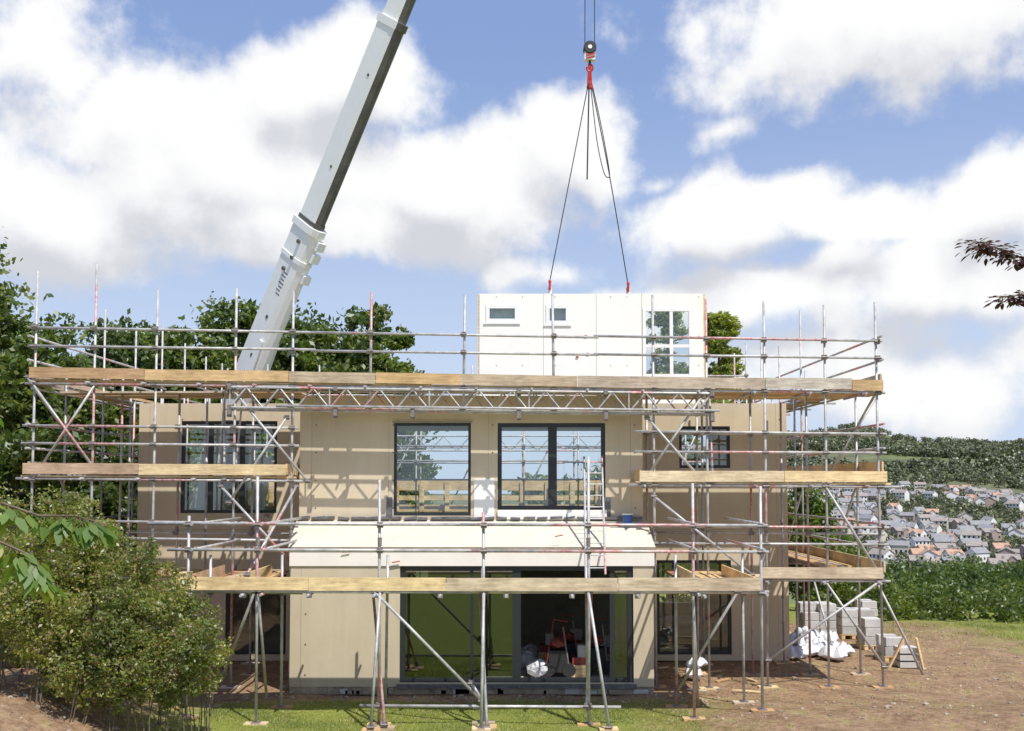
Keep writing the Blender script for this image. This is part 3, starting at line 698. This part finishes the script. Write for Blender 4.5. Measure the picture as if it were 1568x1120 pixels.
def catm(pxs,n=8,Y=YP):
    w=[P(a,c,Y) for a,c in pxs]; out=[]
    for i in range(len(w)-1):
        p0=w[max(0,i-1)];p1=w[i];p2=w[i+1];p3=w[min(len(w)-1,i+2)]
        for j in range(n):
            t=j/n; out.append(.5*((2*p1)+(-p0+p2)*t+(2*p0-5*p1+4*p2-p3)*t*t+(-p0+3*p1-3*p2+p3)*t**3))
    out.append(w[-1]); return out
rope(catm([(901,128),(842,430)],1)); rope(catm([(905,128),(932,262),(961,432)],6)); 
rope(catm([(904,128),(914,215),(924,262),(931,272),(933,262),(922,200),(907,130)],8,YP+.05),.012)
rope(catm([(902,128),(899,275)],1,YP-.05),.02)
for px,py in ((842,433),(962,436)):
    q=P(px,py,YP); b.tube(q,q-Vector((0,0,.18)),.03,'red'); b.blob((q.x,YP,q.z+.02),(.04,.03,.06),'red',1,6,0)
    b.box(q.x-.05,q.x+.05,YP+.03,YP+.12,z1-.02,z1+.16,'white')
for dx in (-.05,.0,.05):
    q=P(903,128,YP); b.tube((q.x+dx*.4,YP,q.z+.5),(q.x+dx,YP,q.z-.1),.02,'red'); b.blob((q.x+dx,YP,q.z-.1),(.03,.03,.06),'red',3,6,0)
b.obj('chains',e)
crane=empty('mobile_crane'); b=B()
q=P(903,80,YP); cx,cz=q.x,q.z
def disc(x,y0,y1,z,r,k,n=24): b.tube((x,y0,z),(x,y1,z),r,k,n)
disc(cx,YP-.11,YP+.11,cz+.08,.16,'dark'); disc(cx,YP-.125,YP-.112,cz+.08,.14,'cable'); disc(cx,YP-.14,YP-.126,cz+.08,.05,'craneW')
b.box(cx-.13,cx+.13,YP-.09,YP+.09,cz-.22,cz+.0,'craneW'); 
for i in range(3): b.beam((cx-.12+.02,YP-.1,cz-.2+.07*i),(cx+.12,YP-.1,cz-.14+.07*i),.02,.03,'red')
prev=None
for i in range(15):
    a=math.radians(90-i*20); pnt=Vector((cx+.075*math.cos(a),YP,cz-.40+.09*math.sin(a)))
    if prev: b.tube(prev,pnt,.024,'red',8)
    prev=pnt
b.tube((cx,YP,cz-.22),(cx,YP,cz-.31),.03,'dark')
Ab=P(378,590,35.0); tip=P(903,-700,YP+1.2); dirv=(tip-Ab).normalized()
root=Ab-dirv*8.5
def ontopx(py):
    lo,hi=-9.,60.
    def pyof(s):
        p=Ab+dirv*s; d=p-Vector((0,0,CAMZ)); f=d.y*ct+d.z*st; u=-d.y*st+d.z*ct
        return 560-(u/f-SHIFT*W/F)*F
    for _ in range(50):
        m=(lo+hi)/2
        if pyof(m)>py: lo=m
        else: hi=m
    return Ab+dirv*lo
t=dirv; side=t.cross(Vector((0,0,1))).normalized(); up=side.cross(t)
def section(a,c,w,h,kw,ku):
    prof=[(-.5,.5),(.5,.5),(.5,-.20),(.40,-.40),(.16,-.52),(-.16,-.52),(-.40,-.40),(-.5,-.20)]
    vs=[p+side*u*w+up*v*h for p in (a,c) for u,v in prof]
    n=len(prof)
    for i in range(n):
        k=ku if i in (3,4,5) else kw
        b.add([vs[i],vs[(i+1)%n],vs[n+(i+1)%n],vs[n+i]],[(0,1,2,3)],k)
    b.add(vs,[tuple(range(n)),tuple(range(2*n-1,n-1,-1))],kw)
pA=ontopx(350); pB=ontopx(38)
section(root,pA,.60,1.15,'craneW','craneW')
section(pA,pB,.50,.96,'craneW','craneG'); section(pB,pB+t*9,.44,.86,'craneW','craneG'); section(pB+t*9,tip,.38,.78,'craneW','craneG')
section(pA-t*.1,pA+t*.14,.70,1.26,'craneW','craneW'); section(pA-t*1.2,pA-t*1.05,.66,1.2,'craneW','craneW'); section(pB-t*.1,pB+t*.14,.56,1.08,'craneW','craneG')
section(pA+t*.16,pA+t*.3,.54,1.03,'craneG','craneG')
for s_,o_ in ((-.5,.6),(-1.0,.58),(-.8,-.66),(-.35,-.66),(-1.6,-.62)): 
    q=pA+t*s_; b.beam(q+up*o_-side*.1-t*.15,q+up*o_-side*.1+t*.15,.3,.22,'craneW')
for q,d in ((pA-t*.5,1),(pA-t*1.1,1),(pA-t*1.6,-1)): 
    for s2 in (-1,1): b.tube(q+side*s2*.31-up*.1*d,q+side*s2*.38-up*.1*d,.07,'craneG',12)
for s2 in (-1,1):
    for i in range(7):
        q=pA-t*(1.7+.13*i)+side*s2*.303; b.beam(q-up*(.18-.03*(i%3)),q+up*(.06+.05*(i%2)),.006,.04,'craneG')
    for i in range(3): q=pA-t*(3.4+1.5*i)+side*s2*.303; b.tube(q,q+side*s2*.01,.07,'craneG',14)
    q=Ab+t*1.3; b.beam(q-t*1.1+side*s2*.33-up*.25,q+t*.6+side*s2*.33-up*.25,.05,.45,'craneW',.05,.2)
    for i in range(4): q=pA+t*(2.2+3.1*i)+side*s2*.252-up*.1; b.tube(q,q+side*s2*.012,.05,'craneG',12)
b.tube(Ab-t*3-up*.8,Ab-t*8+(-up)*1.5,.18,'craneG',14,.18)
for dx in (-.12,.12): b.tube((cx+dx,YP,cz+.1),(tip.x+dx,tip.y-.2,tip.z-.2),.011,'cable',6)
section(tip,tip+t*.6,.5,.8,'craneW','craneG')
rx,ry=root.x,root.y; gz0=gz(rx,ry)
b.box(rx-6,rx+6,ry-1.3,ry+1.3,gz0+.8,gz0+1.4,'craneW'); b.box(rx-2,rx+1.6,ry-1.2,ry+1.2,gz0+1.41,gz0+2.2,'craneW'); b.box(rx-6,rx-4.2,ry-1.25,ry+1.25,gz0+1.41,gz0+2.9,'craneW')
b.box(rx-6.01,rx-4.6,ry-1.26,ry+1.26,gz0+2.1,gz0+2.7,'dark'); b.beam((rx,ry,gz0+2.2),root+t*.5,.9,.9,'craneW')
for i in range(5):
    for s2 in (-1,1): xx=rx-4.8+2.3*i; b.tube((xx,ry+s2*.9,gz0+.6),(xx,ry+s2*1.32,gz0+.6),.62,'dark',20); b.tube((xx,ry+s2*1.322,gz0+.6),(xx,ry+s2*1.34,gz0+.6),.3,'craneW',14)
for xx in (rx-3.6,rx+5):
    for s2 in (-1,1): b.beam((xx,ry,gz0+1),(xx,ry+s2*3,gz0+1),.2,.25,'craneW'); b.tube((xx,ry+s2*3,gz0+1),(xx,ry+s2*3,gz0+.1),.09,'craneG'); b.tube((xx,ry+s2*3,gz0),(xx,ry+s2*3,gz0+.1),.3,'dark',14)
b.obj('boom_and_carrier',crane)
# ------------------------------------------------------------ site materials right
def blocks(px,py,Y,nx,ny,nz,name='concrete_block_stack'):
    p=P(px,py,Y); b=B(); z=gz(p.x,Y)
    for i in range(4): b.box(p.x-.02+i*(nx*.45)/3.2,p.x+.08+i*(nx*.45)/3.2,Y,Y+ny*.22,z,z+.1,'newwood')
    b.box(p.x-.04,p.x+nx*.45+.03,Y-.01,Y+ny*.22+.02,z+.102,z+.125,'newwood')
    for k in range(nz):
        for i in range(nx):
            for j in range(ny):
                if k==nz-1 and random.random()<.2: continue
                jx=random.uniform(-.015,.015); b.box(p.x+i*.45+jx,p.x+i*.45+.43+jx,Y+j*.22,Y+j*.22+.21,z+.128+k*.222,z+.34+k*.222,'concrete')
    b.obj(name,None,False,.01)
blocks(1230,985,26.5,2,3,4); blocks(1290,985,27,2,3,3); blocks(1325,985,25.4,1,3,3); blocks(1356,980,23.6,1,3,2); blocks(1322,980,29,1,3,3)
def sack(x,y,z,r,seed):
    b=B(); rr=random.Random(seed); n=14; vs=[];fs=[]
    ang=rr.uniform(0,3.1); ca,sa=math.cos(ang),math.sin(ang)
    for sgn in (1,-1):
        for i in range(n+1):
            for j in range(n+1):
                u=i/n*2-1; v=j/n*2-1; e_=max(0,(1-u**4)*(1-v**4))**.5
                h=e_*(.24+.05*math.sin(6*u+seed)+.05*math.sin(7*v+seed*2)+.03*math.sin(15*u+9*v))*sgn*(1 if sgn>0 else .5)
                X=u*r*(1-.08*v*v)+.03*math.sin(5*v+seed); Yv=v*r*.7*(1-.08*u*u)
                vs.append((x+X*ca-Yv*sa,y+X*sa+Yv*ca,z+.13+h*r*2+.02*math.sin(4*u+seed)))
    m_=(n+1)**2
    for s_ in (0,m_):
        for i in range(n):
            for j in range(n): o=s_+i*(n+1)+j; fs.append((o,o+1,o+n+2,o+n+1))
    b.add(vs,fs,'bag'); b.obj('plastic_sack',None,True)
for i,(px,Y,lv) in enumerate(((1212,24.6,0),(1236,24.3,0),(1258,24.5,0),(1222,24.7,1),(1246,24.6,1),(1236,24.8,1.6),(1275,23.9,0),(1268,25,1),(1288,24.4,0),(1215,23.9,0))):
    x=PX(px,990,Y); sack(x,Y,gz(x,Y)+lv*.18,random.uniform(.26,.36),i)
b=B()
p=P(1378,990,22.8)
for i in range(3): b.box(p.x,p.x+.45,22.8,23.2,gz(p.x,23)+.02+i*.16,gz(p.x,23)+.14+i*.16,'concrete')
b.beam((p.x-.3,22.75,0),(p.x+.1,22.75,.75),.09,.04,'newwood'); b.beam((p.x+.5,22.75,0),(p.x+.35,22.75,.7),.09,.04,'newwood')
b.obj('timber_crate',None)
b=B()
for i in range(9):
    x=random.uniform(3.0,6.2); y=random.uniform(19.6,22.8); a=random.uniform(0,3.1); l=random.uniform(.2,.7); z=gz(x,y)+.02
    b.beam((x,y,z),(x+l*math.cos(a),y+l*math.sin(a)*.5,z+.02),.07,.025,'wood')
b.obj('timber_offcuts')
x=PX(1062,1020,21.5); sack(x,21.5,.0,.25,50); sack(x+.1,21.6,.2,.22,51)
# ------------------------------------------------------------ distant town
M['tw1']=simple('town_wall_white',(.76,.75,.74),.8,0,.05); M['tw2']=simple('town_wall_cream',(.60,.56,.49),.8,0,.05); M['tw3']=simple('town_wall_brick',(.38,.30,.26),.8,0,.1)  # wall colours paled and greyed to paint in distance haze
M['tr1']=simple('town_roof_slate',(.26,.26,.27),.7,0,.2,1); M['tr2']=simple('town_roof_tile',(.46,.29,.20),.8,0,.2,1); M['tr3']=simple('town_roof_brown',(.31,.27,.245),.8,0,.2,1)  # roof colours carry the same painted haze
def hmesh(i):
    b=B(); w=random.uniform(5.5,10); d=random.uniform(5,6.5); h=random.uniform(2.6,4.6); rh=random.uniform(1.5,2.3)
    kw=['tw1','tw3','tw2','tw1','tw3','tw1','tw2'][i%7]; kr=['tr1','tr3','tr1','tr3','tr1','tr1','tr3','tr2'][i%8]
    b.box(-w/2,w/2,-d/2,d/2,-3,h,kw)
    o=.4
    b.add([(-w/2-o,-d/2-o,h-.2),(w/2+o,-d/2-o,h-.2),(w/2+o,0,h+rh),(-w/2-o,0,h+rh),(-w/2-o,d/2+o,h-.2),(w/2+o,d/2+o,h-.2)],[(0,1,2,3),(3,2,5,4)],kr)
    b.add([(-w/2,-d/2,h),(-w/2,d/2,h),(-w/2,0,h+rh-.15)],[(0,1,2)],kw); b.add([(w/2,-d/2,h),(w/2,d/2,h),(w/2,0,h+rh-.15)],[(0,1,2)],kw)
    if i%2:
        gx=random.uniform(-w/4,w/4); b.box(gx-1.7,gx+1.7,-d/2-1.7,-d/2+1,-3,h-.3,kw); b.add([(gx-2,-d/2-2,h-.5),(gx,-d/2-2,h+rh*.7),(gx+2,-d/2-2,h-.5),(gx-2,0,h-.5),(gx,0,h+rh*.7),(gx+2,0,h-.5)],[(0,1,4,3),(1,2,5,4)],kr); b.add([(gx-1.7,-d/2-1.71,h-.32),(gx,-d/2-1.71,h+rh*.6),(gx+1.7,-d/2-1.71,h-.32)],[(0,1,2)],kw)
    b.box(w/3,w/3+.8,-.4,.5,h+rh-.8,h+rh+.9,'tw3')
    for s in (.6,2.8):
        if s+1.2>h: continue
        n=4
        for j in range(n):
            x=-w/2+w*(j+.5)/n; b.box(x-.45,x+.45,-d/2-.05,-d/2+.02,s,s+1.0,'dark')
    me=b.obj('tmp').data; bpy.data.objects.remove(bpy.data.objects['tmp']); return me
HM=[hmesh(i) for i in range(16)]
placed=[]
tries=0
while len(placed)<340 and tries<9000:
    tries+=1
    Y=random.choice([random.uniform(400,560),random.uniform(430,800),random.uniform(440,680)]); q=random.uniform(.22,.72); x=q*Y
    if math.sin(x/26)+math.sin(Y/24+x/60)<-.15: continue
    if any((x-a)**2+(Y-c)**2<11**2 for a,c in placed): continue
    placed.append((x,Y)); o=bpy.data.objects.new('distant_house',random.choice(HM)); o.location=(x,Y,gz(x,Y)+.9); o.rotation_euler[2]=random.choice([0,.3,-.4,1.2,-.9])+random.uniform(-.15,.15); scene.collection.objects.link(o)
pts=[]
PL=np.array(placed)
n=0
while n<8200:
    Y=random.choice([random.uniform(360,900),random.uniform(380,800),random.uniform(800,1900),random.uniform(900,1500),random.uniform(900,1500)]); q=random.uniform(.16,.75); x=q*Y
    town=370<Y<810
    if Y<950 and (((PL[:,0]-x)**2+(PL[:,1]-Y)**2)<5.5**2).any(): continue
    if town and ((abs(PL[:,0]-x)<4)&(PL[:,1]-Y>0)&(PL[:,1]-Y<8)).any(): continue
    if 790<Y<1280 and math.sin(x/60+1)+math.sin(Y/50+x/90)>.95: continue
    pts.append((x,Y,random.uniform(1.7,3.2) if town else random.uniform(2.8,5.2)*(1.4 if Y>1000 else 1))); n+=1
pts=np.array(pts); z=g(pts[:,0],pts[:,1]); K=60
c=np.repeat(np.stack([pts[:,0],pts[:,1],z+pts[:,2]*.8],-1),K,0); r=np.repeat(pts[:,2],K)
d=rng.normal(size=(len(c),3)); d/=np.linalg.norm(d,axis=1)[:,None]
p=c+d*(r*rng.uniform(.5,1.1,len(c)))[:,None]*np.array([1,1,.85])
a=rng.normal(size=(len(c),3)); a/=np.linalg.norm(a,axis=1)[:,None]; bb=np.cross(a,d); bb/=np.linalg.norm(bb,axis=1)[:,None]+1e-9
s=(r*.25)[:,None]
npmesh('distant_woodland',np.stack([p-a*s,p+bb*s*.8,p+a*s,p-bb*s*.8],1).reshape(-1,3),4,'leafFar')
# ------------------------------------------------------------ world
SUN_EL,SUN_AZ=57,34
world=bpy.data.worlds.new('World'); scene.world=world; world.use_nodes=True; nt=world.node_tree
bg=nt.nodes['Background']
sd=Vector((math.sin(math.radians(SUN_AZ))*math.cos(math.radians(SUN_EL)),-math.cos(math.radians(SUN_AZ))*math.cos(math.radians(SUN_EL)),math.sin(math.radians(SUN_EL))))
sky=nn(nt,'ShaderNodeTexSky'); sky.sky_type='NISHITA'; sky.sun_disc=False; sky.sun_elevation=math.radians(SUN_EL); sky.sun_rotation=math.atan2(sd.x,sd.y)
sky.air_density=1.0; sky.dust_density=.6; sky.ozone_density=1.5
clouds=[(350,255,330,125,1.1),(510,120,160,75,1.1),(60,320,240,95,1.1),(700,290,170,105,1.1),(860,230,95,75,1.05),(40,90,130,110,.75),(420,350,380,60,1.1),
 (1090,350,150,80,1.05),(1210,310,110,50,1.05),(1340,335,170,50,.95),(1565,310,110,80,1.05),(1360,20,330,95,.85),(1170,465,330,45,.9),(1450,450,270,80,.9),(1130,190,60,20,.35),(1400,590,320,70,.65),(990,250,60,24,.45),(820,425,80,28,.65)]
grp=bpy.data.node_groups.new('cloud_density','ShaderNodeTree')
grp.interface.new_socket('uv',in_out='INPUT',socket_type='NodeSocketVector'); grp.interface.new_socket('d',in_out='OUTPUT',socket_type='NodeSocketFloat'); grp.interface.new_socket('s',in_out='OUTPUT',socket_type='NodeSocketFloat')
gi=grp.nodes.new('NodeGroupInput'); go=grp.nodes.new('NodeGroupOutput')
def vm(t,op,a,b=None):
    n=t.nodes.new('ShaderNodeVectorMath'); n.operation=op; setin(t,n.inputs[0],a)
    if b is not None: setin(t,n.inputs[1],b)
    return n.outputs['Value'] if op=='LENGTH' else n.outputs[0]
def mm(t,op,a,b=None,c=None,clamp=False):
    n=t.nodes.new('ShaderNodeMath'); n.operation=op; n.use_clamp=clamp
    for s,v in zip(n.inputs,(a,b,c)):
        if v is not None: setin(t,s,v)
    return n.outputs[0]
def uvof(px,py):
    d=ray(px,py).normalized(); return math.atan2(d.x,d.y),math.asin(d.z)
def nz(t,vec,scale,detail,rough):
    n=t.nodes.new('ShaderNodeTexNoise'); n.inputs['Scale'].default_value=scale; n.inputs['Detail'].default_value=detail; n.inputs['Roughness'].default_value=rough
    n.noise_dimensions='2D'
    t.links.new(vec,n.inputs['Vector']); return n.outputs['Fac'],n.outputs['Color']
uv=gi.outputs[0]
_,wc=nz(grp,uv,6,2,.5)
uvw=vm(grp,'ADD',uv,vm(grp,'MULTIPLY',vm(grp,'SUBTRACT',wc,(.5,.5,.5)),(.10,.09,0.)))
acc=None
for i,(a,c,rx_,ry_,w) in enumerate(clouds):
    u,v=uvof(a,c); l=vm(grp,'LENGTH',vm(grp,'MULTIPLY',vm(grp,'SUBTRACT',uvw,(u,v,0)),(F/rx_,F/ry_,0.)))
    q=mm(grp,'MULTIPLY_ADD',l,-.72*w,w)
    acc=q if acc is None else mm(grp,'SMOOTH_MAX',acc,q,.12)
acc=mm(grp,'MAXIMUM',acc,-.2)
n1,_=nz(grp,uv,12,7,.57)
d=mm(grp,'ADD',acc,mm(grp,'MULTIPLY',mm(grp,'SUBTRACT',n1,.5),1.15))
grp.links.new(d,go.inputs[0]); grp.links.new(mm(grp,'ADD',acc,mm(grp,'MULTIPLY',mm(grp,'SUBTRACT',n1,.5),.75)),go.inputs[1])
tc=nn(nt,'ShaderNodeTexCoord'); nv=vm(nt,'NORMALIZE',tc.outputs['Generated']); sp=nn(nt,'ShaderNodeSeparateXYZ'); nt.links.new(nv,sp.inputs[0])
az=mm(nt,'ARCTAN2',sp.outputs[0],sp.outputs[1]); el=mm(nt,'ARCSINE',sp.outputs[2])
cb=nn(nt,'ShaderNodeCombineXYZ'); nt.links.new(az,cb.inputs[0]); nt.links.new(el,cb.inputs[1])
def dens(vec):
    n=nt.nodes.new('ShaderNodeGroup'); n.node_tree=grp; nt.links.new(vec,n.inputs[0]); return n.outputs[0],n.outputs[1]
d0,s0=dens(cb.outputs[0]); d1,s1=dens(vm(nt,'ADD',cb.outputs[0],(.012,.05,0.)))
def mr(v,a,b,c,d_,smooth=True):
    n=nn(nt,'ShaderNodeMapRange'); n.interpolation_type='SMOOTHSTEP' if smooth else 'LINEAR'
    nt.links.new(v,n.inputs[0])
    for i,x in enumerate((a,b,c,d_)): n.inputs[1+i].default_value=x
    return n.outputs[0]
mask=mr(d0,.06,.50,0,1)
sh=mr(mm(nt,'SUBTRACT',s1,mm(nt,'MULTIPLY',s0,.7)),-.05,.60,1.0,0.0)
STR=.10
ccol=ramp(nt,sh,[(0,(.66,.68,.73)),(.3,(.79,.80,.84)),(.6,(.90,.905,.925)),(1,(1.0,1.0,1.0))])
sc=mixc(nt,1.0,ccol,(1/STR,1/STR,1/STR),'MULTIPLY')
skyc=mixc(nt,.62,sky.outputs[0],(.33/STR,.48/STR,.88/STR))
skyc=mixc(nt,mr(el,0.0,.45,.85,.0),skyc,(.66/STR,.77/STR,.94/STR))
fin=mixc(nt,mm(nt,'MULTIPLY',mask,mr(el,-.02,.02,.4,1)),skyc,sc)
nt.links.new(fin,bg.inputs[0]); bg.inputs[1].default_value=STR
world.cycles.sampling_method='NONE'
sl=bpy.data.lights.new('sun','SUN'); sl.energy=5.0; sl.angle=math.radians(.5); sl.color=(1,.95,.86); so=bpy.data.objects.new('sun',sl); scene.collection.objects.link(so)
so.rotation_euler=sd.to_track_quat('Z','Y').to_euler()
cam=bpy.data.cameras.new('camera'); co=bpy.data.objects.new('camera',cam); scene.collection.objects.link(co); scene.camera=co
co.location=(0,0,CAMZ); co.rotation_euler=(math.pi/2+TILT,0,0); cam.sensor_width=36; cam.lens=36*F/W; cam.shift_y=SHIFT; cam.clip_end=6000; cam.clip_start=.1
scene.view_settings.view_transform='Standard'; scene.view_settings.look='None'; scene.view_settings.exposure=0
